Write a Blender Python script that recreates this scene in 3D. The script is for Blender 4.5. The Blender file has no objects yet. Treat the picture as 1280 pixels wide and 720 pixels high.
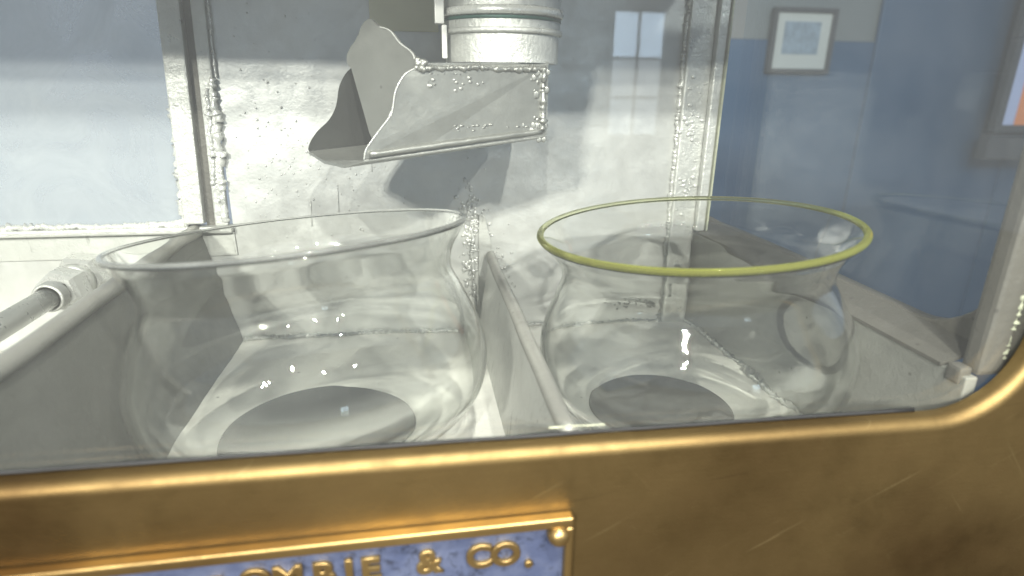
import bpy, bmesh, math, random
from mathutils import Vector, Matrix, noise
random.seed(7)
SC = bpy.context.scene
C = SC.collection
# ------------------------------------------------------------------ camera
F = 750.0
RM = Matrix(((0.98775757, -0.03973737, 0.15085064),
             (-0.1555558, -0.32355607, 0.93333481),
             (0.01172037, -0.94537422, -0.32577633)))   # photo axes (right, down, forward) -> world
cd = bpy.data.cameras.new('camera'); cam = bpy.data.objects.new('camera', cd); C.objects.link(cam)
ri, dn, fw = RM.col[0].copy(), RM.col[1].copy(), RM.col[2].copy()
m = Matrix.Identity(4)
for i in range(3):
    m[i][0] = ri[i]; m[i][1] = -dn[i]; m[i][2] = -fw[i]
cam.matrix_world = m
cd.sensor_width = 36; cd.lens = 36 * F / 1280
cd.clip_start = 0.01; cd.clip_end = 200
cd.dof.use_dof = True; cd.dof.focus_distance = 0.52; cd.dof.aperture_fstop = 5.0
SC.camera = cam
# ------------------------------------------------------------------ light
w = bpy.data.worlds.new('World'); SC.world = w; w.use_nodes = True
bg = w.node_tree.nodes['Background']
bg.inputs[0].default_value = (0.70, 0.82, 1.0, 1); bg.inputs[1].default_value = 0.42
def lamp(name, loc, target, size, power, col, caustic=True):
    ld = bpy.data.lights.new(name, 'AREA'); ld.shape = 'DISK'; ld.size = size; ld.energy = power; ld.color = col
    o = bpy.data.objects.new(name, ld); C.objects.link(o)
    o.location = loc
    o.rotation_euler = (Vector(target) - Vector(loc)).to_track_quat('-Z', 'Y').to_euler()
    try: ld.cycles.is_caustics_light = caustic
    except Exception: pass
    return o
for _x, _z in ((-1.02, .82), (-.93, .84), (-.98, .90), (-.88, .91)):
    lamp('key_fill_spot', (_x, -1.6, _z), (.05, .5, -.1), .035, 16.5, (1.0, .965, .885))
lamp('key_fill_spot', (0.75, -1.1, 1.15), (0.1, 0.4, -0.15), 0.03, 10, (1.0, 0.97, 0.90))
lamp('key_fill_spot', (.12, -.40, 1.18), (.06, .44, -.26), .05, 24, (1.0, .97, .90))  # added overhead lamp that brightens the floor under the bowls
for _x, _y, _z, _p in ((-.30, -1.30, .95, 17), (.30, -1.35, .93, 27), (1.00, -1.25, 1.02, 13)):
    lamp('key_fill_spot', (_x, _y, _z), (.05, .45, -.15), .045, _p, (1.0, .97, .90))  # fill lamps added in front to soften the spout's shadow
SC.view_settings.view_transform = 'Standard'; SC.view_settings.look = 'None'
SC.view_settings.exposure = 0.12; SC.view_settings.gamma = 1.0
SC.render.engine = 'CYCLES'
cy = SC.cycles
cy.use_denoising = True
cy.max_bounces = 16; cy.transmission_bounces = 14; cy.transparent_max_bounces = 20; cy.glossy_bounces = 6; cy.diffuse_bounces = 4
cy.caustics_refractive = True; cy.caustics_reflective = False; cy.sample_clamp_indirect = 6.0
cy.blur_glossy = 0.3

# ------------------------------------------------------------------ helpers
def W(px, py, y):
    """point at depth y (metres into the case) on the line of sight of a photo pixel"""
    r = RM @ Vector((px - 640, py - 360, F))
    return r * (y / r.y)
def WX(px, py, x):
    r = RM @ Vector((px - 640, py - 360, F))
    return r * (x / r.x)
def mat(name):
    M = bpy.data.materials.new(name); M.use_nodes = True
    nt = M.node_tree
    return M, nt, nt.nodes['Principled BSDF'], nt.nodes['Material Output']
def N(nt, t, **k):
    n = nt.nodes.new(t)
    for a, b in k.items():
        if a in n.inputs: n.inputs[a].default_value = b
        else: setattr(n, a, b)
    return n
def tex_noise(nt, scale, detail=6, rough=.6, dist=0.0, vec=None):
    n = N(nt, 'ShaderNodeTexNoise'); n.inputs['Scale'].default_value = scale
    n.inputs['Detail'].default_value = detail; n.inputs['Roughness'].default_value = rough
    n.inputs['Distortion'].default_value = dist
    if vec: nt.links.new(vec, n.inputs['Vector'])
    return n
def ramp(nt, src, stops):
    r = N(nt, 'ShaderNodeValToRGB'); e = r.color_ramp.elements
    while len(e) < len(stops): e.new(0.5)
    for i, (p, c) in enumerate(stops):
        e[i].position = p; e[i].color = c if len(c) == 4 else (*c, 1)
    nt.links.new(src, r.inputs[0]); return r
def mixc(nt, fac, a, b, mode='MIX'):
    n = N(nt, 'ShaderNodeMix', data_type='RGBA', blend_type=mode)
    for s, v in ((0, fac), (6, a), (7, b)):
        if hasattr(v, 'links') or hasattr(v, 'is_linked'): nt.links.new(v, n.inputs[s])
        else: n.inputs[s].default_value = v if s == 0 else (*v, 1)
    return n.outputs[2]
def objvec(nt):
    g = N(nt, 'ShaderNodeNewGeometry'); return g.outputs['Position']
def bump(nt, p, src, strength, dist, prev=None):
    b = N(nt, 'ShaderNodeBump'); b.inputs['Strength'].default_value = strength; b.inputs['Distance'].default_value = dist
    nt.links.new(src, b.inputs['Height'])
    if prev: nt.links.new(prev, b.inputs['Normal'])
    nt.links.new(b.outputs[0], p.inputs['Normal']); return b.outputs[0]

def silver(name, col, metal=.35, rough=.42, dirt=.35, dirtcol=(.16, .15, .12), grain=1.0, streak=0.0):
    M, nt, p, out = mat(name); v = objvec(nt)
    a = tex_noise(nt, 9, 8, .65, .4, v); b = tex_noise(nt, 55, 8, .7, 0, v); c = tex_noise(nt, 420, 3, .6, 0, v)
    c2 = tuple(x * .80 for x in col)
    base = mixc(nt, ramp(nt, a.outputs[0], [(.35, (0, 0, 0)), (.68, (1, 1, 1))]).outputs[0], col, c2)
    dm = ramp(nt, b.outputs[0], [(.62, (0, 0, 0)), (.80, (dirt,) * 3)])
    base = mixc(nt, dm.outputs[0], base, dirtcol)
    sp = N(nt, 'ShaderNodeTexVoronoi'); sp.inputs['Scale'].default_value = 38; nt.links.new(v, sp.inputs['Vector'])
    sm = ramp(nt, sp.outputs['Distance'], [(.035, (.75 * min(1, dirt * 2),) * 3), (.06, (0, 0, 0))])
    base = mixc(nt, sm.outputs[0], base, (.06, .055, .05))
    if streak:
        mp = N(nt, 'ShaderNodeMapping'); mp.inputs['Scale'].default_value = (170, 170, 22); nt.links.new(v, mp.inputs[0])
        st = tex_noise(nt, 1, 5, .7, .2, mp.outputs[0])
        sr = ramp(nt, st.outputs[0], [(.60, (0, 0, 0)), (.72, (streak,) * 3)])
        base = mixc(nt, sr.outputs[0], base, (.10, .10, .085))
    nt.links.new(base, p.inputs['Base Color'])
    p.inputs['Metallic'].default_value = metal
    rr = ramp(nt, b.outputs[0], [(.3, (rough - .08,) * 3), (.75, (rough + .14,) * 3)])
    nt.links.new(rr.outputs[0], p.inputs['Roughness'])
    n1 = bump(nt, p, b.outputs[0], .35 * grain, .004)
    n2 = bump(nt, p, c.outputs[0], .25 * grain, .0008, n1)
    return M
M_wall = silver('silver_paint_wall', (.72, .73, .71), .50, .36, .06, grain=.4)
M_post = silver('silver_paint_post', (.66, .67, .64), .45, .32, .22, grain=1.6)
M_floor = silver('silver_paint_floor', (.86, .85, .80), .10, .5, .35, (.30, .27, .20))
M_part = silver('silver_paint_partition', (.58, .59, .56), .30, .45, .30, streak=.7)
M_rod = silver('rubbed_metal_rail', (.35, .345, .32), .40, .42, .55, (.20, .185, .16))
M_spout = silver('silver_paint_spout', (.39, .395, .37), .66, .36, .22, grain=.4)
M_nut = silver('bright_silver_nut', (.66, .67, .65), .45, .28, .25, grain=.6)
M_bead = silver('thick_paint_bead', (.74, .75, .72), .35, .26, .25, (.3, .28, .2), grain=.5)
M_part_shade = silver('shaded_partition_paint', (.15, .153, .138), .25, .5, .4, streak=.25)  # shade on the left partition's face put into the base colour
M_ledge = silver('dark_ledge_shaded_post', (.13, .125, .11), .2, .5, .5)  # dark ledge tone; also puts the front post's shade into its colour
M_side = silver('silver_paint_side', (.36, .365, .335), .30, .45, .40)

def m_brass(name, rough, dark=1.0, k=1.0):
    M, nt, p, out = mat(name); v = objvec(nt)
    a = tex_noise(nt, 6, 5, .5, .2, v); b = tex_noise(nt, 30, 8, .7, .2, v); c = tex_noise(nt, 700, 3, .6, 0, v)
    mp = N(nt, 'ShaderNodeMapping'); mp.inputs['Scale'].default_value = (45, 45, 1100); nt.links.new(v, mp.inputs[0])
    s = tex_noise(nt, 1, 3, .6, 0, mp.outputs[0])
    base = mixc(nt, ramp(nt, a.outputs[0], [(.36, (0, 0, 0)), (.66, (1, 1, 1))]).outputs[0], tuple(x * k for x in (.235, .166, .068)), tuple(x * k for x in (.105, .066, .025)))
    dm = ramp(nt, b.outputs[0], [(.45, (0, 0, 0)), (.85, (.5 * dark,) * 3)])
    base = mixc(nt, dm.outputs[0], base, (.07, .042, .02))
    for ang, th, lo, colr in ((.5, 420, .67, (.40, .31, .15)), (-.9, 300, .70, (.36, .28, .13)), (.15, 600, .70, (.05, .03, .015))):
        q = N(nt, 'ShaderNodeMapping'); q.inputs['Rotation'].default_value = (0, ang, 0); nt.links.new(v, q.inputs[0])
        q2 = N(nt, 'ShaderNodeMapping'); q2.inputs['Scale'].default_value = (14, 14, th); nt.links.new(q.outputs[0], q2.inputs[0])
        sn = tex_noise(nt, 1, 3, .55, .0, q2.outputs[0]); sr = ramp(nt, sn.outputs[0], [(lo, (0, 0, 0)), (lo + .09, (.4,) * 3)])
        base = mixc(nt, sr.outputs[0], base, colr)
    nt.links.new(base, p.inputs['Base Color'])
    p.inputs['Metallic'].default_value = .92
    rr = ramp(nt, b.outputs[0], [(.3, (rough,) * 3), (.8, (rough + .2,) * 3)]); nt.links.new(rr.outputs[0], p.inputs['Roughness'])
    n1 = bump(nt, p, s.outputs[0], .16, .0006); n2 = bump(nt, p, b.outputs[0], .10, .002, n1); bump(nt, p, c.outputs[0], .10, .0004, n2)
    return M
M_brass = m_brass('aged_brass', .44)
M_brass2 = m_brass('rubbed_brass', .30, .7, 2.2)


def m_plate():
    M, nt, p, out = mat('blue_plate_enamel'); v = objvec(nt)
    b = tex_noise(nt, 160, 8, .75, .4, v); a = tex_noise(nt, 45, 5, .6, .3, v)
    base = mixc(nt, ramp(nt, a.outputs[0], [(.38, (0, 0, 0)), (.66, (1, 1, 1))]).outputs[0], (.10, .125, .22), (.165, .195, .30))
    dm = ramp(nt, b.outputs[0], [(.52, (0, 0, 0)), (.66, (.9,) * 3)])
    base = mixc(nt, dm.outputs[0], base, (.035, .04, .06))
    nt.links.new(base, p.inputs['Base Color'])
    p.inputs['Metallic'].default_value = .45; p.inputs['Roughness'].default_value = .38
    bump(nt, p, b.outputs[0], .5, .0012); return M
M_plate = m_plate()

def m_plain(name, col, rough=.6, metal=0.0, var=.15, sc=30, bmp=.1):
    M, nt, p, out = mat(name); v = objvec(nt)
    a = tex_noise(nt, sc, 6, .6, 0, v)
    base = mixc(nt, a.outputs[0], tuple(x * (1 - var) for x in col), tuple(min(1, x * (1 + var)) for x in col))
    nt.links.new(base, p.inputs['Base Color']); p.inputs['Roughness'].default_value = rough; p.inputs['Metallic'].default_value = metal
    bump(nt, p, a.outputs[0], bmp, .002); return M

def m_glass(name, tint, rough=0.0):
    M = bpy.data.materials.new(name); M.use_nodes = True; nt = M.node_tree
    for n in list(nt.nodes): nt.nodes.remove(n)
    out = N(nt, 'ShaderNodeOutputMaterial'); g = N(nt, 'ShaderNodeBsdfGlass')
    g.inputs['Color'].default_value = (*tint, 1); g.inputs['Roughness'].default_value = rough; g.inputs['IOR'].default_value = 1.45
    nt.links.new(g.outputs[0], out.inputs['Surface'])
    return M, nt, g, out
def hazy(M, nt, g, out, lo, hi, col=(.85, .87, .84)):
    d = N(nt, 'ShaderNodeBsdfDiffuse'); d.inputs[0].default_value = (*col, 1); v = objvec(nt)
    mp = N(nt, 'ShaderNodeMapping'); mp.inputs['Scale'].default_value = (22, 22, 9); nt.links.new(v, mp.inputs[0])
    a = tex_noise(nt, 1, 9, .68, 1.0, mp.outputs[0]); r = ramp(nt, a.outputs[0], [(.35, (lo,) * 3), (.75, (hi,) * 3)])
    x = N(nt, 'ShaderNodeMixShader'); nt.links.new(r.outputs[0], x.inputs[0]); nt.links.new(g.outputs[0], x.inputs[1]); nt.links.new(d.outputs[0], x.inputs[2])
    nt.links.new(x.outputs[0], out.inputs['Surface']); return M
M_glass = hazy(*m_glass('clear_glass', (.994, .997, .99)), .003, .018)
M_crim = hazy(*m_glass('clear_rim_glass', (.99, .995, .985)), .10, .22)
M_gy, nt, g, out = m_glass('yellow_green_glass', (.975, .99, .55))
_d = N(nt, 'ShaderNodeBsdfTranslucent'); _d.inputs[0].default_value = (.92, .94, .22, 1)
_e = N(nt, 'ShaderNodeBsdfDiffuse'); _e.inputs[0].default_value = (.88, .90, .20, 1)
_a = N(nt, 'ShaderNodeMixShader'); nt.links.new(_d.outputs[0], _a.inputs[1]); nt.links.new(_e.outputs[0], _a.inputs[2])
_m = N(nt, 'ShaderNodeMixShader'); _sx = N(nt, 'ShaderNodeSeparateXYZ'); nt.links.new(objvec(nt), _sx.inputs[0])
_mr = N(nt, 'ShaderNodeMapRange'); _mr.inputs[1].default_value = .33; _mr.inputs[2].default_value = .47; _mr.inputs[3].default_value = .22; _mr.inputs[4].default_value = .07  # light caught by the near side of the rim, graded into its colour
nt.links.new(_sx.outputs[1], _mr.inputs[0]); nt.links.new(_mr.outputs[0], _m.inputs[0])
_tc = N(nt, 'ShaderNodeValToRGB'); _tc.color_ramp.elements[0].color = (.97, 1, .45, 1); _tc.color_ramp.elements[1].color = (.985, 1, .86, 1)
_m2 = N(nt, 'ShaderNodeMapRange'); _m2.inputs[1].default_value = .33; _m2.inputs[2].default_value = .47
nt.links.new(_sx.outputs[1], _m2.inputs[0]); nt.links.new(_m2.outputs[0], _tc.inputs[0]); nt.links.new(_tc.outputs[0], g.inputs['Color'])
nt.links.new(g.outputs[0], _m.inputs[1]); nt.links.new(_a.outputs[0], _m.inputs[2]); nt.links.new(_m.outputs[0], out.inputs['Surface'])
def m_pane(name, tint, dust, dustcol=(.8, .82, .8), gl=1.0):
    M = bpy.data.materials.new(name); M.use_nodes = True; nt = M.node_tree
    for n in list(nt.nodes): nt.nodes.remove(n)
    out = N(nt, 'ShaderNodeOutputMaterial'); t = N(nt, 'ShaderNodeBsdfTransparent'); t.inputs[0].default_value = (*tint, 1)
    g = N(nt, 'ShaderNodeBsdfGlossy'); g.inputs['Roughness'].default_value = .015
    fr = N(nt, 'ShaderNodeFresnel'); ge = N(nt, 'ShaderNodeNewGeometry')
    io = N(nt, 'ShaderNodeMapRange'); io.inputs[3].default_value = 1.42; io.inputs[4].default_value = 1 / 1.42   # a ray leaving a thin pane meets the same angle it came in at
    nt.links.new(ge.outputs['Backfacing'], io.inputs[0]); nt.links.new(io.outputs[0], fr.inputs['IOR'])
    mx = N(nt, 'ShaderNodeMixShader'); nt.links.new(fr.outputs[0], mx.inputs[0]); nt.links.new(t.outputs[0], mx.inputs[1]); nt.links.new(g.outputs[0], mx.inputs[2])
    d = N(nt, 'ShaderNodeBsdfDiffuse'); d.inputs[0].default_value = (*dustcol, 1)
    v = objvec(nt); a = tex_noise(nt, 14, 8, .65, 1.2, v)
    r = ramp(nt, a.outputs[0], [(.3, (dust * .75,) * 3), (.75, (dust * 1.2,) * 3)])
    m2 = N(nt, 'ShaderNodeMixShader'); nt.links.new(r.outputs[0], m2.inputs[0]); nt.links.new(mx.outputs[0], m2.inputs[1]); nt.links.new(d.outputs[0], m2.inputs[2])
    nt.links.new(m2.outputs[0], out.inputs['Surface']); return M
M_pane = m_pane('front_pane_glass', (.99, 1.0, .99), .017)
M_spane = m_pane('side_pane_glass', (.88, .93, .96), .010)
M_dpane = m_pane('dusty_pane_glass', (.95, .98, 1.0), .38, (.60, .63, .65))
M_trough_shade = m_plain('shaded_trough_inside', (.035, .036, .033), .5, .3, .3, 40, .2)  # shade inside the trough put into a near-black base
M_dark = m_plain('dark_drain_metal', (.012, .013, .014), .6, .0, .4, 60, .3)
M_putty = m_plain('old_putty', (.40, .42, .31), .6, 0, .35, 160, .6)
M_bluewall = m_plain('blue_wall_paint', (.019, .062, .128), .55, 0, .08, 5)
M_palewall = m_plain('pale_wall_paint', (.13, .145, .15), .6, 0, .05, 5)
M_frame = m_plain('dark_wood_frame', (.045, .045, .05), .4)
M_mat = m_plain('white_mount_card', (.42, .43, .41), .8, 0, .03)
M_card = m_plain('cream_card', (.85, .82, .58), .8, 0, .06)
M_white = m_plain('white_enamel', (.82, .82, .79), .35, 0, .05)
M_verd = m_plain('verdigris', (.03, .085, .07), .5, .2, .8, 40, .4)
M_orange = m_plain('orange_print', (.75, .25, .09), .6, 0, .3, 6)
M_lilac = m_plain('lilac_print_border', (.42, .46, .66), .6, 0, .05, 6)

def obj(name, bm, m, parent=None, smooth=False, kind=None):
    bmesh.ops.recalc_face_normals(bm, faces=bm.faces)
    me = bpy.data.meshes.new(name)
    off = Vector((0, 0, 0))
    p = parent
    while p is not None: off += p.location; p = p.parent
    if smooth:
        for f in bm.faces: f.smooth = True
    bm.to_mesh(me); bm.free()
    me.transform(Matrix.Translation(-off))
    ms = m if isinstance(m, (list, tuple)) else [m]
    for q in ms: me.materials.append(q)
    o = bpy.data.objects.new(name, me); C.objects.link(o)
    if parent: o.parent = parent
    if kind: o['kind'] = kind
    return o
def thing(name, label, cat, loc=(0, 0, 0), group=None):
    o = bpy.data.objects.new(name, None); C.objects.link(o); o.location = loc; o.empty_display_size = .02
    o['label'] = label; o['category'] = cat
    if group: o['group'] = group
    return o
def add_box(bm, lo, hi, bev=0.0):
    lo, hi = Vector(lo), Vector(hi)
    r = bmesh.ops.create_cube(bm, size=1, matrix=Matrix.Translation((lo + hi) / 2) @ Matrix.Diagonal((*(hi - lo), 1)))
    if bev:
        es = list({e for v in r['verts'] for e in v.link_edges})
        bmesh.ops.bevel(bm, geom=es, offset=bev, segments=2, affect='EDGES', profile=.6)
def box(lo, hi, bev=0.0):
    bm = bmesh.new(); add_box(bm, lo, hi, bev); return bm
def slab(bm, front, thick):
    """polygon in 3-D given thickness along vector thick"""
    t = Vector(thick); a = [bm.verts.new(p) for p in front]; b = [bm.verts.new(Vector(p) + t) for p in front]
    bm.faces.new(a); bm.faces.new(b[::-1]); n = len(a)
    for i in range(n): bm.faces.new((a[i], b[i], b[(i + 1) % n], a[(i + 1) % n]))
def frame_of(d):
    d = d.normalized(); u = d.cross(Vector((0, 0, 1)))
    if u.length < .1: u = d.cross(Vector((1, 0, 0)))
    u.normalize(); return u, d.cross(u)
def add_tube(bm, pts, rad, seg=12, jit=0.0, caps=True, seed=0):
    pts = [Vector(p) for p in pts]; rings = []
    for i, p in enumerate(pts):
        d = pts[min(i + 1, len(pts) - 1)] - pts[max(i - 1, 0)]
        u, v = frame_of(d); r = rad(i / (len(pts) - 1)) if callable(rad) else rad
        ring = []
        for k in range(seg):
            a = 2 * math.pi * k / seg; q = u * math.cos(a) + v * math.sin(a)
            rr = r * (1 + jit * noise.noise((p + q * r) * (.55 / r) + Vector((seed, 0, 0)))) if jit else r
            ring.append(bm.verts.new(p + q * rr))
        rings.append(ring)
    for a, b in zip(rings, rings[1:]):
        for k in range(seg): bm.faces.new((a[k], a[(k + 1) % seg], b[(k + 1) % seg], b[k]))
    if caps: bm.faces.new(rings[0][::-1]); bm.faces.new(rings[-1])
def tube(pts, rad, seg=12, jit=0.0): 
    bm = bmesh.new(); add_tube(bm, pts, rad, seg, jit); return bm
def line(a, b, n): 
    a, b = Vector(a), Vector(b); return [a.lerp(b, i / n) for i in range(n + 1)]
def bead(bm, a, b, r, seed=0, wob=.6, step=None):
    """lumpy run of thick paint / weld between two points"""
    L = (Vector(b) - Vector(a)).length; n = max(4, int(L / (step or r * .55)))
    pts = []
    for i, p in enumerate(line(a, b, n)):
        pts.append(p + Vector((noise.noise(p * 90 + Vector((seed, 1, 0))), .3 * noise.noise(p * 90 + Vector((seed, 2, 9))), noise.noise(p * 90 + Vector((seed, 5, 3))))) * r * wob)
    rs = random.Random(seed)
    rad = [r * (.75 + .9 * abs(noise.noise(p * 160 + Vector((seed, 7, 7))))+ (.5 if rs.random() < .07 else 0)) for p in pts]
    add_tube(bm, pts, lambda t: rad[int(round(t * n))], 8, .8, True, seed)
def blob(bm, p, r, sq=(1, 1, 1)):
    bmesh.ops.create_icosphere(bm, subdivisions=2 if r > .0015 else 1, radius=r, matrix=Matrix.Translation(p) @ Matrix.Diagonal((*sq, 1)))
def lathe_bm(prof, seg=96, closed=True, mtx=None):
    bm = bmesh.new(); rings = []
    for r, z in prof:
        if r < 1e-6: rings.append([bm.verts.new((0, 0, z))])
        else: rings.append([bm.verts.new((r * math.cos(2 * math.pi * k / seg), r * math.sin(2 * math.pi * k / seg), z)) for k in range(seg)])
    pr = list(zip(rings, rings[1:])) + ([(rings[-1], rings[0])] if closed else [])
    for a, b in pr:
        if len(a) == 1 and len(b) == 1: continue
        for k in range(seg):
            k2 = (k + 1) % seg
            if len(a) == 1: bm.faces.new((a[0], b[k2], b[k]))
            elif len(b) == 1: bm.faces.new((a[k], a[k2], b[0]))
            else: bm.faces.new((a[k], a[k2], b[k2], b[k]))
    if mtx is not None: bm.transform(mtx)
    return bm
def smooth_curve(pts, n):
    """Catmull-Rom through 2-D points"""
    P = [pts[0]] + pts + [pts[-1]]; out = []
    for i in range(1, len(P) - 2):
        for k in range(n):
            t = k / n; p0, p1, p2, p3 = P[i - 1], P[i], P[i + 1], P[i + 2]
            out.append(tuple(.5 * ((2 * p1[j]) + (-p0[j] + p2[j]) * t + (2 * p0[j] - 5 * p1[j] + 4 * p2[j] - p3[j]) * t * t + (-p0[j] + 3 * p1[j] - 3 * p2[j] + p3[j]) * t ** 3) for j in (0, 1)))
    out.append(pts[-1]); return out

# ------------------------------------------------------------------ key dimensions (metres, camera at the origin)
YB = .63; ZF = -.266; XR = .315; YG = .264; YF = .25; XL = -.80; ZT = .20

# ------------------------------------------------------------------ room seen through the side window
YW = 2.2
rw = obj('room_wall', box((-.6, YW, -1.4), (4.2, YW + .1, 0.155)), M_bluewall); rw['kind'] = 'structure'
up = obj('room_wall', box((-.6, YW + .012, 0.157), (4.2, YW + .1, 1.4)), M_palewall); up['kind'] = 'structure'
br = obj('chimney_breast', box((1.73, YW - .008, -1.4), (2.42, YW - .002, 1.4), .01), M_bluewall); br['kind'] = 'structure'
fl = obj('room_floor', box((-6, -6, -1.5), (6, 6, -1.40)), m_plain('dark_floor_boards', (.07, .05, .035), .45, 0, .3, 4)); fl['kind'] = 'structure'
pf = thing('picture_frame', 'small black framed photograph with white mount on the wall beyond the side window', 'picture', W(1003, 90, YW - .02))
a, b = W(957, 91, YW - .02), W(1048, 11, YW - .02)
x0, x1, z0, z1 = a.x, b.x - .0, a.z, b.z
y = YW - .03; t = .016
for lo, hi in (((x0, y, z1 - t), (x1, y + .026, z1)), ((x0, y, z0), (x1, y + .026, z0 + t)), ((x0, y, z0 + t), (x0 + t, y + .026, z1 - t)), ((x1 - t, y, z0 + t), (x1, y + .026, z1 - t))):
    obj('frame_bar', box(lo, hi, .002), M_frame, pf)
obj('mount', box((x0 + t, y + .012, z0 + t), (x1 - t, y + .024, z1 - t)), M_mat, pf)
M_photo = m_plain('faded_group_photograph', (.20, .25, .30), .5, 0, .75, 34)
obj('print', box((x0 + t + .035, y + .0105, z0 + t + .05), (x1 - t - .04, y + .0118, z1 - t - .03)), M_photo, pf)
# orange framed poster at the right edge
ps = thing('poster_frame', 'tall dark framed orange poster at the right edge beyond the side window', 'poster', W(1250, 166, YW - .14))
a = W(1236, 166, YW - .14); y = YW - .16
x0, z0, x1, z1 = a.x, a.z, a.x + .75, a.z + .9; t = .03
for lo, hi in (((x0, y, z1 - t), (x1, y + .03, z1)), ((x0, y, z0), (x1, y + .03, z0 + t)), ((x0, y, z0 + t), (x0 + t, y + .03, z1 - t)), ((x1 - t, y, z0 + t), (x1, y + .03, z1 - t))):
    obj('frame_bar', box(lo, hi, .003), M_frame, ps)
obj('border', box((x0 + t, y + .012, z0 + t), (x1 - t, y + .028, z1 - t)), M_lilac, ps)
obj('print', box((x0 + t + .06, y + .0085, z0 + t + .0), (x1 - t - .06, y + .0118, z1 - t - .06)), M_orange, ps)
obj('ledge', box((x0 - .02, y - .01, z0 - .10), (x1 + .03, y + .038, z0 - .004), .006), M_frame, ps)
# lit window of the room, seen mirrored in the front pane
rwin = thing('room_window', 'lit sash window of the room mirrored faintly in the front glass', 'window', (1.5, -3.74, -.38))
def m_sky(name, col, s):
    M, nt, p, out = mat(name); e = N(nt, 'ShaderNodeEmission'); e.inputs[0].default_value = (*col, 1); e.inputs[1].default_value = s
    nt.links.new(e.outputs[0], out.inputs['Surface']); return M
M_s1 = m_sky('daylight_sky_pane', (.62, .80, 1.0), 7.5); M_s2 = m_sky('daylight_far_pane', (.75, .86, .95), 3.2)
ywin = -3.74
cols = [1.36, 1.545, 1.73]; rows = [-.36, -.10, .16, .46]
for i in range(2):
    for j in range(3):
        obj('pane', box((cols[i] + .008, ywin - .006, rows[j] + .008), (cols[i + 1] - .008, ywin, rows[j + 1] - .008)), M_s1 if j == 2 else M_s2, rwin)
for x in cols: obj('glazing_bar', box((x - .008, ywin - .02, rows[0]), (x + .008, ywin + .02, rows[-1])), M_white, rwin)
for z in rows: obj('glazing_bar', box((cols[0] - .03, ywin - .021, z - .0085), (cols[-1] + .03, ywin + .021, z + .0085)), M_white, rwin)

# ------------------------------------------------------------------ the case
case = thing('spirit_safe', 'brass fronted glass display safe with silver painted metal interior holding two bowls', 'spirit safe', (0, YB, ZF))
# floor tray
bm = bmesh.new(); bmesh.ops.create_grid(bm, x_segments=90, y_segments=50, size=.5)
for v in bm.verts:
    v.co = Vector((XL + (v.co.x + .5) * (XR - XL + .004), YG + (v.co.y + .5) * (YB - YG + .003), ZF))
    v.co.z += .0016 * noise.noise(v.co * 14) + .0006 * noise.noise(v.co * 60)
e = bmesh.ops.extrude_face_region(bm, geom=bm.faces[:])
for v in e['geom']:
    if isinstance(v, bmesh.types.BMVert): v.co.z = ZF - .006
obj('floor_tray', bm, M_floor, case, True)
# back wall, right of the divider post
def rough_wall(name, x0, x1, z0, z1, m, y=YB, th=.006):
    bm = bmesh.new(); bmesh.ops.create_grid(bm, x_segments=int(max(8, (x1 - x0) / .005)), y_segments=int(max(8, (z1 - z0) / .005)), size=.5)
    for v in bm.verts:
        v.co = Vector((x0 + (v.co.x + .5) * (x1 - x0), y, z0 + (v.co.y + .5) * (z1 - z0)))
        v.co.y -= .0014 * noise.noise(v.co * 11) + .0004 * noise.noise(v.co * 45)
    e = bmesh.ops.extrude_face_region(bm, geom=bm.faces[:])
    for v in e['geom']:
        if isinstance(v, bmesh.types.BMVert): v.co.y = y + th
    return obj(name, bm, m, case)
rough_wall('back_panel', -.184, .326, ZF - .004, ZT, M_wall)
rough_wall('back_panel', XL, -.184, ZF - .004, -.172, M_wall)
# left back pane: dusty glass behind the rail
obj('back_pane', box((XL, YB + .004, -.150), (-.222, YB + .008, ZT)), M_dpane, case)
# horizontal rail under the dusty pane
obj('rail', box((XL, YB - .010, -.1465), (-.1845, YB + .006, -.1400), .002), M_post, case)
obj('rail', box((XL, YB - .002, -.1715), (-.1845, YB + .010, -.1468), .001), M_part, case)
bm = bmesh.new(); bead(bm, (XL, YB - .006, -.1385), (-.225, YB - .004, -.1385), .0032, 3, .7)
bead(bm, (-.30, YB - .004, -.1400), (-.215, YB - .004, -.1345), .0028, 4, .7)
obj('paint_bead', bm, M_bead, case, True)
# divider post: two strips with an open seam between
def leaning(x0, x1, dx, y0, y1, z0, z1, bev):
    bm = box((x0, y0, z0), (x1, y1, z1), bev)
    for v in bm.verts: v.co.x += dx * (v.co.z - z1) / (z1 - z0) * -1
    return bm
obj('divider_post', leaning(-.2135, -.1945, -.014, YB - .010, YB + .006, -.137, ZT, .0015), M_post, case)
obj('divider_post', leaning(-.1875, -.1755, -.012, YB - .006, YB + .002, -.140, ZT, .0015), M_post, case)
obj('seam', leaning(-.1955, -.186, -.013, YB - .001, YB + .005, -.140, ZT, 0), M_ledge, case)
bm = bmesh.new()
bead(bm, (-.2155, YB - .005, .02), (-.2285, YB - .004, -.136), .0040, 11, 1.0)
bead(bm, (-.2145, YB - .004, ZT), (-.2155, YB - .004, .02), .0014, 17, .5)
bead(bm, (-.174, YB - .003, ZT), (-.180, YB - .003, .0), .0013, 12, .6)
bead(bm, (-.182, YB - .004, -.0), (-.1905, YB - .004, -.137), .0036, 13, 1.0)
bead(bm, (-.188, YB - .006, -.01), (-.196, YB - .006, -.10), .0022, 14, 1.2)
obj('paint_bead', bm, M_bead, case, True)
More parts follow.
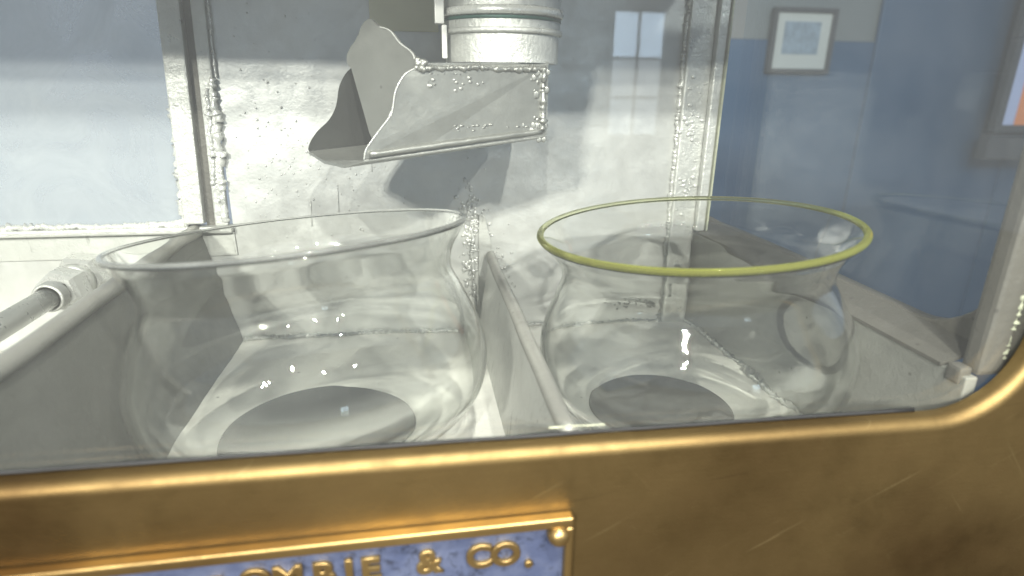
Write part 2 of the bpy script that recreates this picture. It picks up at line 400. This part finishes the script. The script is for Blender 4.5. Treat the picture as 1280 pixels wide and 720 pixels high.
# corner post on the right of the back wall
obj('corner_post', box((.279, YB - .009, ZF), (.3065, YB + .001, ZT), .002), M_post, case)
obj('corner_post', box((.3065, YB - .016, -.156), (.3165, YB + .001, ZT), .0015), M_post, case)
bm = bmesh.new()
bead(bm, (.2785, YB - .003, ZT), (.2785, YB - .003, -.262), .0022, 21, 1.0)
for i in range(26):
    z = random.uniform(-.16, .03)
    blob(bm, (random.uniform(.281, .303), YB - .010, z), random.uniform(.0008, .0022), (1.4, .4, .9))
for z0 in (-.045, -.105, -.2):
    for i in range(18): blob(bm, (random.gauss(.291, .006), YB - .010, z0 + random.gauss(0, .006)), random.uniform(.0008, .0024), (1.2, .45, 1))
obj('paint_bead', bm, M_bead, case, True)
obj('glass_edge', box((.3175, YB - .018, -.157), (.3195, YB - .006, ZT), .0004), M_putty, case)
# bead along the floor joint
bm = bmesh.new()
bead(bm, (-.19, YB - .003, ZF + .002), (.30, YB - .003, ZF + .002), .0022, 31, .5)
bead(bm, (XR - .006, YB - .004, ZF + .002), (XR - .006, YG + .01, ZF + .002), .0026, 32, .6)
bead(bm, (.07, YB - .004, ZF + .002), (.07, YG + .01, ZF + .002), .0018, 33, .5)
obj('floor_joint_bead', bm, M_bead, case, True)
# paint blisters scattered over the back wall
bm = bmesh.new()
rs = random.Random(5)
def scatter(cx, cz, sx, sz, n, r0, r1):
    for i in range(n):
        x, z = rs.gauss(cx, sx), rs.gauss(cz, sz)
        if -.172 < x < .275 and ZF < z < ZT:
            blob(bm, (x, YB - .0008, z), rs.uniform(r0, r1), (1, .55, rs.uniform(.8, 1.5)))
scatter(-.13, -.06, .025, .05, 110, .0004, .0011)
scatter(-.06, -.09, .05, .045, 70, .0004, .0010)
scatter(.055, -.16, .006, .035, 170, .0008, .0024)
scatter(.085, -.20, .012, .02, 60, .0005, .0015)
scatter(.25, -.235, .02, .006, 60, .0007, .0020)
for i in range(3):
    x = rs.uniform(-.15, .02); z = rs.uniform(-.12, -.02)
    add_tube(bm, line((x, YB - .0006, z), (x + rs.uniform(-.001, .001), YB - .0006, z - rs.uniform(.01, .035)), 4), rs.uniform(.0003, .0005), 6)
obj('paint_blisters', bm, M_bead, case, True, 'stuff')
# partitions with rounded rails
def partition(xt, xb, zt, y0, y1, rr, mrod, mp):
    bm = bmesh.new(); n = 24
    pts = [Vector((xt, y0, zt)), Vector((xb, y0, ZF - .002)), Vector((xb, y1, ZF - .002)), Vector((xt, y1, zt))]
    slab(bm, pts, (-.0035, 0, 0))
    bmesh.ops.bevel(bm, geom=bm.edges[:], offset=.0006, segments=1, affect='EDGES')
    p = obj('partition', bm, mp, case)
    L = line((xt - .0018, y0, zt + .002), (xt - .0018, y1, zt + .002), 40)
    L = [q + Vector((.0012 * noise.noise(q * 12), 0, .0012 * noise.noise(q * 12 + Vector((9, 0, 0))))) for q in L]
    obj('rail', tube(L, rr, 16), mrod, p, True)
    return p
pm = partition(.0775, .065, -.180, YG + .004, YB - .012, .0053, M_rod, M_part)
pl = partition(-.217, -.192, -.146, YG + .004, YB - .0012, .0060, M_rod, M_part_shade)
bm = bmesh.new(); slab(bm, [W(599, 268, YB - .004), W(606, 272, YB - .004), W(616, 312, YB - .004), W(607, 412, YB - .004), W(598, 412, YB - .004)], (0, .006, 0))
obj('bracket', bm, M_part, case)
bm = bmesh.new(); bead(bm, W(588, 280, YB - .003), W(594, 395, YB - .003), .0016, 41, 1.6)
for i in range(60): 
    q = W(random.gauss(596, 9), random.gauss(282, 12), YB - .002); blob(bm, q, random.uniform(.0005, .0018), (1, .6, 1))
obj('paint_bead', bm, M_bead, case, True)
# dark drain plates below the bowls
def drain(cx, cy, r):
    bm = lathe_bm([(0, ZF + .0026), (r, ZF + .0026), (r + .001, ZF + .0014), (r + .001, ZF - .004), (0, ZF - .004)], 64, False, Matrix.Translation((cx, cy, 0)))
    obj('drain_plate', bm, M_dark, case, False)
drain(-.081, .425, .075); drain(.198, .425, .06)
# right side wall with a round-cornered window
def rounded(x0, x1, z0, z1, r, n=10):
    pts = []
    for cx, cz, a0 in ((x1 - r, z0 + r, -90), (x1 - r, z1 - r, 0), (x0 + r, z1 - r, 90), (x0 + r, z0 + r, 180)):
        for k in range(n + 1):
            a = math.radians(a0 + 90 * k / n); pts.append((cx + r * math.cos(a), cz + r * math.sin(a)))
    return pts
def plate_with_hole(outer, hole, to3, depth, bev, bev2=0):
    """flat plate between two loops with the same number of points; to3 maps (u, v, d) to 3-D"""
    bm = bmesh.new(); n = len(outer)
    loops = []
    for pts, d in ((outer, 0), (hole, 0), (hole, depth), (outer, depth)):
        loops.append([bm.verts.new(to3(u, v, d)) for u, v in pts])
    for i in range(4):
        a, b = loops[i], loops[(i + 1) % 4]
        for k in range(n): bm.faces.new((a[k], a[(k + 1) % n], b[(k + 1) % n], b[k]))
    if bev:
        for lp, bv, sg in ((loops[2], bev2, 2), (loops[1], bev, 10)):
            es = [e for e in (bm.edges.get((lp[k], lp[(k + 1) % n])) for k in range(n)) if e]
            bmesh.ops.bevel(bm, geom=es, offset=bv, segments=sg, affect='EDGES', profile=.5)
    return bm
def rect_like(x0, x1, z0, z1, hole):
    """project each hole point outwards to a rectangle"""
    cx = sum(p[0] for p in hole) / len(hole); cz = sum(p[1] for p in hole) / len(hole); out = []
    n = len(hole) // 4
    cor = [(x1, z0), (x1, z1), (x0, z1), (x0, z0)]
    hx0, hx1 = min(p[0] for p in hole), max(p[0] for p in hole); hz0, hz1 = min(p[1] for p in hole), max(p[1] for p in hole)
    for i, c in enumerate(cor):
        for k in range(n):
            t = k / (n - 1)
            ha = hole[i * n]; hb = hole[i * n + n - 1]
            if i == 0: A, B = (ha[0], z0), (x1, hb[1])
            elif i == 1: A, B = (x1, ha[1]), (hb[0], z1)
            elif i == 2: A, B = (ha[0], z1), (x0, hb[1])
            else: A, B = (x0, ha[1]), (hb[0], z0)
            if t <= .5: s = t * 2; out.append((A[0] + (c[0] - A[0]) * s, A[1] + (c[1] - A[1]) * s))
            else: s = t * 2 - 1; out.append((c[0] + (B[0] - c[0]) * s, c[1] + (B[1] - c[1]) * s))
    return out
# lower side panel (inside skin) with its ledge
obj('side_panel', box((XR - .004, YG + .003, ZF - .004), (XR + .004, YB - .001, -.160), .001), M_side, case)
bm = bmesh.new(); slab(bm, [Vector((XR - .0055, YG + .02, -.1605)), Vector((XR - .0055, YB - .012, -.1605)), Vector((XR + .022, YB - .012, -.152)), Vector((XR + .022, YG + .02, -.152))], (0, 0, .0025))
obj('side_ledge', bm, M_ledge, case)
hole = rounded(.281, YB + .10, -.149, .185, .06); outer = rect_like(.255, YB + .13, -.160, ZT, hole)
obj('side_frame', plate_with_hole(outer, hole, lambda u, v, d: Vector((XR + .022 + d, u, v)), .012, .002, .002), M_ledge, case)
obj('side_pane', box((XR + .0275, .27, -.155), (XR + .0305, YB, ZT - .002)), M_spane, case)
# front right inner post and bracket
obj('front_post', box((.3185, YG + .004, -.16), (.3365, YG + .016, ZT), .003), M_ledge, case)
bm = bmesh.new(); add_box(bm, (.309, YG + .006, -.166), (.3175, YG + .016, -.155), .002)
obj('bracket', bm, M_ledge, case)
bm = bmesh.new(); bead(bm, (.3335, YG + .006, -.150), (.3465, YG + .006, ZT), .0020, 51, .5)
obj('putty_bead', bm, M_putty, case, True)
bm = bmesh.new(); bead(bm, (.062, YG - .003, -.1678), (.092, YG - .003, -.1682), .0005, 52, .6)
obj('putty_bead', bm, M_putty, case, True)
obj('case_roof', box((XL - .004, YG + .012, ZT + .001), (XR + .034, YB + .008, ZT + .007)), M_part, case)
obj('left_wall', box((XL - .006, YG + .012, ZF - .004), (XL - .001, YB + .008, ZT)), M_part, case)
# brass front
SL = -.0102
def fr3(u, v, d): return Vector((u, YF + d, v + SL * u * (1 if v < 0 else 0)))
hole = rounded(-.76, .3350, -.1725, .150, .052, 12); outer = rect_like(-.84, .46, -.42, .24, hole)
obj('brass_front', plate_with_hole(outer, hole, fr3, .0118, .0065, .0008), M_brass, case, False)
for f in C.objects['brass_front'].data.polygons: f.use_smooth = f.area < 3e-4
obj('front_pane', box((-.775, YG - .0015, -.186), (.352, YG + .0025, .165)), M_pane, case)

obj('gasket', tube(line((-.60, YG - .0027, -.1713 + .0061), (.275, YG - .0027, -.1715 - .0028), 60), .0011, 8, .5), M_dark, case, True)
# ------------------------------------------------------------------ name plate (on the brass)
yp = YF - .0005
tl, tr = W(60, 715, YF - .006), W(718, 646, YF - .006)
xr = tr.x; zt0 = tr.z; sl = (tr.z - tl.z) / (tr.x - tl.x)
def pz(x, d): return zt0 + sl * (x - xr) - d
plate = obj('name_plate', (lambda b: (slab(b, [(-.28, YF - .0025, pz(-.28, .003)), (xr - .003, YF - .0025, pz(xr - .003, .003)), (xr - .003, YF - .0025, pz(xr, .075)), (-.28, YF - .0025, pz(-.28, .075))], (0, .0022, 0)), b)[1])(bmesh.new()), M_plate, case)
def bar(name, p, q, r, s):
    bm = bmesh.new(); slab(bm, [p, q, r, s], (0, .0068, 0))
    bmesh.ops.bevel(bm, geom=bm.edges[:], offset=.0014, segments=3, affect='EDGES', profile=.5)
    return obj(name, bm, M_brass2, plate)
yb = YF - .0070
bw = .0062
bar('border', (-.29, yb, pz(-.29, 0)), (xr, yb, pz(xr, 0)), (xr, yb, pz(xr, bw)), (-.29, yb, pz(-.29, bw)))
bar('border', (xr - .0042, yb, pz(xr, bw + .0001)), (xr, yb, pz(xr, bw + .0001)), (xr, yb, pz(xr, .08)), (xr - .0042, yb, pz(xr, .08)))
c = W(699, 671, YF - .007)
obj('rivet', lathe_bm([(0, .0056), (.0026, .0052), (.0046, .0038), (.0058, .0014), (.0060, -.004), (0, -.004)], 24, False, Matrix.Translation((c.x, YF - .0055, c.z)) @ Matrix.Rotation(math.radians(90), 4, 'X')), M_brass2, plate, True)
def letter(ch, px, top, size, wd=1.0):
    cu = bpy.data.curves.new('letter', 'FONT'); cu.body = ch; cu.size = 1; cu.extrude = .06; cu.bevel_depth = .035; cu.bevel_resolution = 2; cu.offset = .012
    t = bpy.data.objects.new('letter', cu); C.objects.link(t)
    me = bpy.data.meshes.new_from_object(t.evaluated_get(bpy.context.evaluated_depsgraph_get()))
    C.objects.unlink(t); bpy.data.objects.remove(t)
    xs = [v.co.x for v in me.vertices]; ys = [v.co.y for v in me.vertices]
    cx = (min(xs) + max(xs)) / 2; ty = max(ys)
    k = size
    pos = W(px, top, YF - .004)
    rot = math.atan(sl)
    M4 = Matrix.Translation((pos.x, YF - .0034, pos.z)) @ Matrix.Rotation(rot, 4, Vector((0, -1, 0))) @ Matrix.Rotation(math.radians(90), 4, 'X') @ Matrix.Diagonal((k * wd, k, .015, 1)) @ Matrix.Translation((-cx, -ty, 0))
    me.transform(M4)
    bm = bmesh.new(); bm.from_mesh(me); bpy.data.meshes.remove(me)
    obj('letter', bm, M_brass2, plate, False)
LS = .0190
for ch, px, top in (('R', 274, 722), ('O', 316, 712), ('M', 358, 708), ('B', 404, 703), ('I', 435, 700), ('E', 463, 697), ('&', 537, 688), ('C', 599, 681), ('O', 632, 678)):
    letter(ch, px, top, LS)
letter('.', 661, 701, LS * 1.1)

# ------------------------------------------------------------------ spout and pipe
pc = Vector((.0733, .52, .013))
dp = thing('pipe_spout', 'silver painted down pipe with a trough spout hanging from it above the bowls', 'pipe', pc)
T = Matrix.Translation((pc.x, pc.y, 0))
obj('pipe', lathe_bm([(.0455, .0135), (.0455, .0335), (.0465, .0345), (.0465, .21), (.040, .21), (.040, .0135)], 64, True, T), M_post, dp, False)
obj('collar', lathe_bm([(.0470, .034), (.0482, .0345), (.0486, .036), (.0482, .0375), (.0470, .038)], 64, True, T), M_post, dp, True)
obj('collar', lathe_bm([(.0470, .0462), (.0488, .047), (.0494, .049), (.0490, .052), (.0470, .053)], 64, True, T), M_bead, dp, True)
obj('gasket', lathe_bm([(.0467, .0436), (.0472, .0437), (.0472, .0458), (.0467, .0460)], 64, True, T), M_verd, dp, True)
def yn(px): return .430 + (px - 455) / (686 - 455) * .055     # near plate swings towards the viewer on its left
def ogee(pts): return smooth_curve(pts, 5)
def edge(bm): bmesh.ops.bevel(bm, geom=bm.edges[:], offset=.0007, segments=2, affect='EDGES', profile=.5)
near = ogee([(455, 200), (458, 186), (474, 163), (489, 142), (494, 115), (505, 94), (520, 85)]) + [(545, 82), (600, 80), (686, 80), (684, 120), (683, 170), (600, 181), (520, 192)]
bm = bmesh.new(); slab(bm, [W(px, py, yn(px)) for px, py in near], (-.0006, .0028, 0))
edge(bm); obj('trough_side', bm, M_spout, dp)
far = ogee([(460, 180), (430, 190), (396, 194), (385, 186), (395, 166), (411, 150), (420, 132), (424, 108), (432, 92), (440, 84)]) + [(560, 84), (640, 84), (640, 174)]
def yfar(px): return .503 + (px - 385) / 260 * .055
bm = bmesh.new(); slab(bm, [W(px, py, yfar(px)) for px, py in far], (0, .0025, 0))
edge(bm); obj('trough_side', bm, M_trough_shade, dp)['label'] = 'inner trough side with its shade painted dark'
A, B, Cc, D = W(385, 189, .504), W(455, 200, .431), W(683, 169, .484), W(640, 160, .556)
mid = W(430, 207, .445)
bm = bmesh.new(); slab(bm, [A, W(405, 201, .472), mid, B, Cc, D], (0, 0, -.0022))
edge(bm); obj('trough_floor', bm, M_spout, dp)
_ne = ogee([(455, 200), (458, 186), (474, 163), (489, 142), (494, 115), (505, 94), (520, 85)])
obj('edge_highlight', tube([W(px, py, yn(px) - .0004) for px, py in _ne], .0005, 8, .5), M_bead, dp, True)  # pale tube put in for the lit edge of the plate
cross = ogee([(440, 86), (433, 78), (436, 62), (446, 48), (452, 32), (462, 23), (474, 34), (487, 38), (500, 54), (515, 66), (520, 80), (524, 100)]) + [(500, 160), (470, 186), (461, 166)]
def yc(px): return .500 - (px - 440) / 85 * .052
_ce = ogee([(474, 34), (487, 38), (500, 54), (515, 66), (520, 80)])
obj('edge_highlight', tube([W(px, py, yc(px) - .0006) for px, py in _ce], .0005, 8, .5), M_bead, dp, True)
bm = bmesh.new(); slab(bm, [W(px, py, yc(px)) for px, py in cross], (.0018, .0016, 0))
edge(bm); obj('splash_plate', bm, M_spout, dp)
bm = bmesh.new(); slab(bm, [W(524, 83, yn(524) + .003), W(686, 81, yn(686) + .001), W(686, 81, yn(686) + .085), W(524, 83, yn(524) + .085)], (0, 0, .0022))
obj('trough_lid', bm, M_spout, dp)
q = W(685, 80, .488)
bm = bmesh.new(); slab(bm, [W(685.5, 81, .4885), W(683.5, 168, .4865), W(683.5, 168, .4865) + Vector((0, .08, 0)), W(685.5, 81, .4885) + Vector((0, .08, 0))], (-.002, 0, 0))
obj('end_plate', bm, M_spout, dp)
bm = bmesh.new()
add_tube(bm, line(W(462, 193, .4305), W(676, 164, .483), 30), .0024, 10, .25)
bead(bm, W(528, 86, yn(528) - .001), W(600, 85, yn(600) - .001), .0018, 61, .9)
bead(bm, W(600, 85, yn(600) - .001), W(682, 87, yn(682) - .001), .0020, 62, .6)
bead(bm, W(680, 86, yn(680) - .001), W(678, 164, yn(678) - .001), .0024, 63, .8)
for i in range(26):
    px = random.uniform(530, 600); blob(bm, W(px, 92 + abs(random.gauss(0, 12)), yn(px) - .0002), random.uniform(.0007, .0022), (2.4, .2, .8))
for i in range(40):
    px = random.gauss(672, 6); blob(bm, W(px, random.choice((100, 158)) + random.gauss(0, 8), yn(px) - .0002), random.uniform(.001, .0024), (1.5, .22, 1.4))
for i in range(24):
    px = random.uniform(565, 660); blob(bm, W(px, 160 - (px - 565) * .05 + random.gauss(0, 2), yn(px) - .0002), random.uniform(.0006, .0016), (2.2, .5, .7))
for i in range(40): blob(bm, W(random.uniform(520, 532), random.uniform(74, 88), yn(525) - .001), random.uniform(.0008, .0026))
obj('weld_lumps', bm, M_spout, dp, True)
obj('clip', box((pc.x - .0545, .495, .0405), (pc.x - .0475, .505, .14), .001), M_white, dp)
obj('clip', box((pc.x - .0495, .497, .016), (pc.x - .0455, .503, .0400), .001), M_white, dp)
a, b = W(463, 38, YB - .005), W(546, -40, YB - .005)
cdn = obj('reflection_card', box((a.x, YB - .006, a.z), (b.x, YB - .0045, b.z)), M_card)  # reflection of a cream notice, added as a card on the wall
cdn['label'] = 'cream card on the back wall standing in for a reflected notice, just left of the down pipe'; cdn['category'] = 'card'

# ------------------------------------------------------------------ union nut and pipe on the left
pu = Vector((-.325, YB - .002, -.186))
un = thing('pipe_union', 'silver painted pipe with a hexagonal nut running into the back wall at left', 'pipe fitting', pu)
def ycyl(prof, seg, rot=0.0):
    Mx = Matrix.Translation((pu.x, 0, pu.z)) @ Matrix.Rotation(math.radians(-90), 4, 'X') @ Matrix.Rotation(rot, 4, 'Z')
    return lathe_bm(prof, seg, True, Mx)
obj('pipe', ycyl([(.0095, .30), (.0095, .553), (.007, .553), (.007, .30)], 32), M_nut, un, True)
obj('thread', ycyl([(.0108, .5535)] + [(.0118 + (.0014 if k % 2 else 0), .5535 + .0016 * k) for k in range(9)] + [(.0108, .568)], 32), M_post, un, True)
obj('hex_nut', ycyl([(.0122, .5685), (.0165, .5685), (.0195, .572), (.0195, .592), (.017, .595), (.0122, .595)], 6, .3), M_nut, un)
obj('flange', ycyl([(.0122, .5955), (.0165, .5955), (.0175, .598), (.0175, .604), (.0122, .604)], 32), M_post, un, True)
obj('hex_nut', ycyl([(.0122, .6045), (.0205, .6045), (.0235, .608), (.0235, .626), (.0122, .627)], 6, .1), M_nut, un)

# ------------------------------------------------------------------ glass bowls
def bowl(name, label, rimc, n, Rr, prof, mrim, th=.0034, rk=.78):
    """profile: (r, h) as fractions of rim radius / of height from base to rim"""
    n = Vector(n).normalized()
    c = Vector(rimc)
    H = (c.z - (ZF + .0050)) / n.z
    base = c - n * (H / n.z if False else H)
    th_ = thing(name, label, 'bowl', base, 'glass bowls in the safe')
    rot = Vector((0, 0, 1)).rotation_difference(n).to_matrix().to_4x4()
    Mx = Matrix.Translation(base) @ rot
    cur = smooth_curve([(r * Rr, h * H) for r, h in prof], 8)
    inner = []
    for i, (r, z) in enumerate(cur):
        a = cur[max(i - 1, 0)]; b = cur[min(i + 1, len(cur) - 1)]
        tx, tz = b[0] - a[0], b[1] - a[1]; L = math.hypot(tx, tz) or 1
        t = th * (1.15 if z < H * .12 else 1.0)
        if i == 0: inner.append((0, z + t)); continue
        inner.append((max(0, r - tz / L * t), z + tx / L * t))
    loop = cur + inner[::-1]
    bm = lathe_bm(loop, 160, False, Mx)
    # close between last inner (0) and first outer (0) happens on the axis
    o = obj('body', bm, M_glass, th_, True)
    ro, rz = cur[-1]; rin = inner[-1][0]
    rc = (ro + rin) / 2; rr = th * rk
    ring = [(rc + rr * 1.1 * math.cos(2 * math.pi * k / 20), rz + rr * .95 + .0003 + rr * .95 * math.sin(2 * math.pi * k / 20)) for k in range(20)]
    q = obj('rim', lathe_bm(ring, 160, True, Mx), mrim, th_, True)
    for e in (o, q):
        try: e.cycles.is_caustics_caster = True
        except Exception: pass
    return th_
PR = [(0, 0), (.15, .004), (.30, .016), (.46, .042), (.62, .085), (.82, .165), (.96, .27), (1.015, .42), (.985, .56), (.895, .70), (.845, .79), (.86, .87), (.93, .945), (.985, .985)]
PL = [(0, 0), (.15, .004), (.30, .016), (.46, .042), (.62, .085), (.84, .165), (.985, .27), (1.035, .42), (1.0, .56), (.92, .70), (.87, .79), (.885, .87), (.945, .945), (.985, .985)]
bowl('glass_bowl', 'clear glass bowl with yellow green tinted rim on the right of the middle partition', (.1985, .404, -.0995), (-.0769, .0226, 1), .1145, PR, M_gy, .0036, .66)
bowl('glass_bowl', 'plain clear glass bowl with colourless rim on the left of the middle partition', (-.081, .415, -.0975), (-.075, .115, 1), .1165, PL, M_crim, .0033, .45)
for o in C.objects:
    if o.type == 'MESH' and o.name.split('.')[0] in ('floor_tray', 'back_panel', 'partition', 'side_panel', 'drain_plate', 'corner_post'):
        try: o.cycles.is_caustics_receiver = True
        except Exception: pass
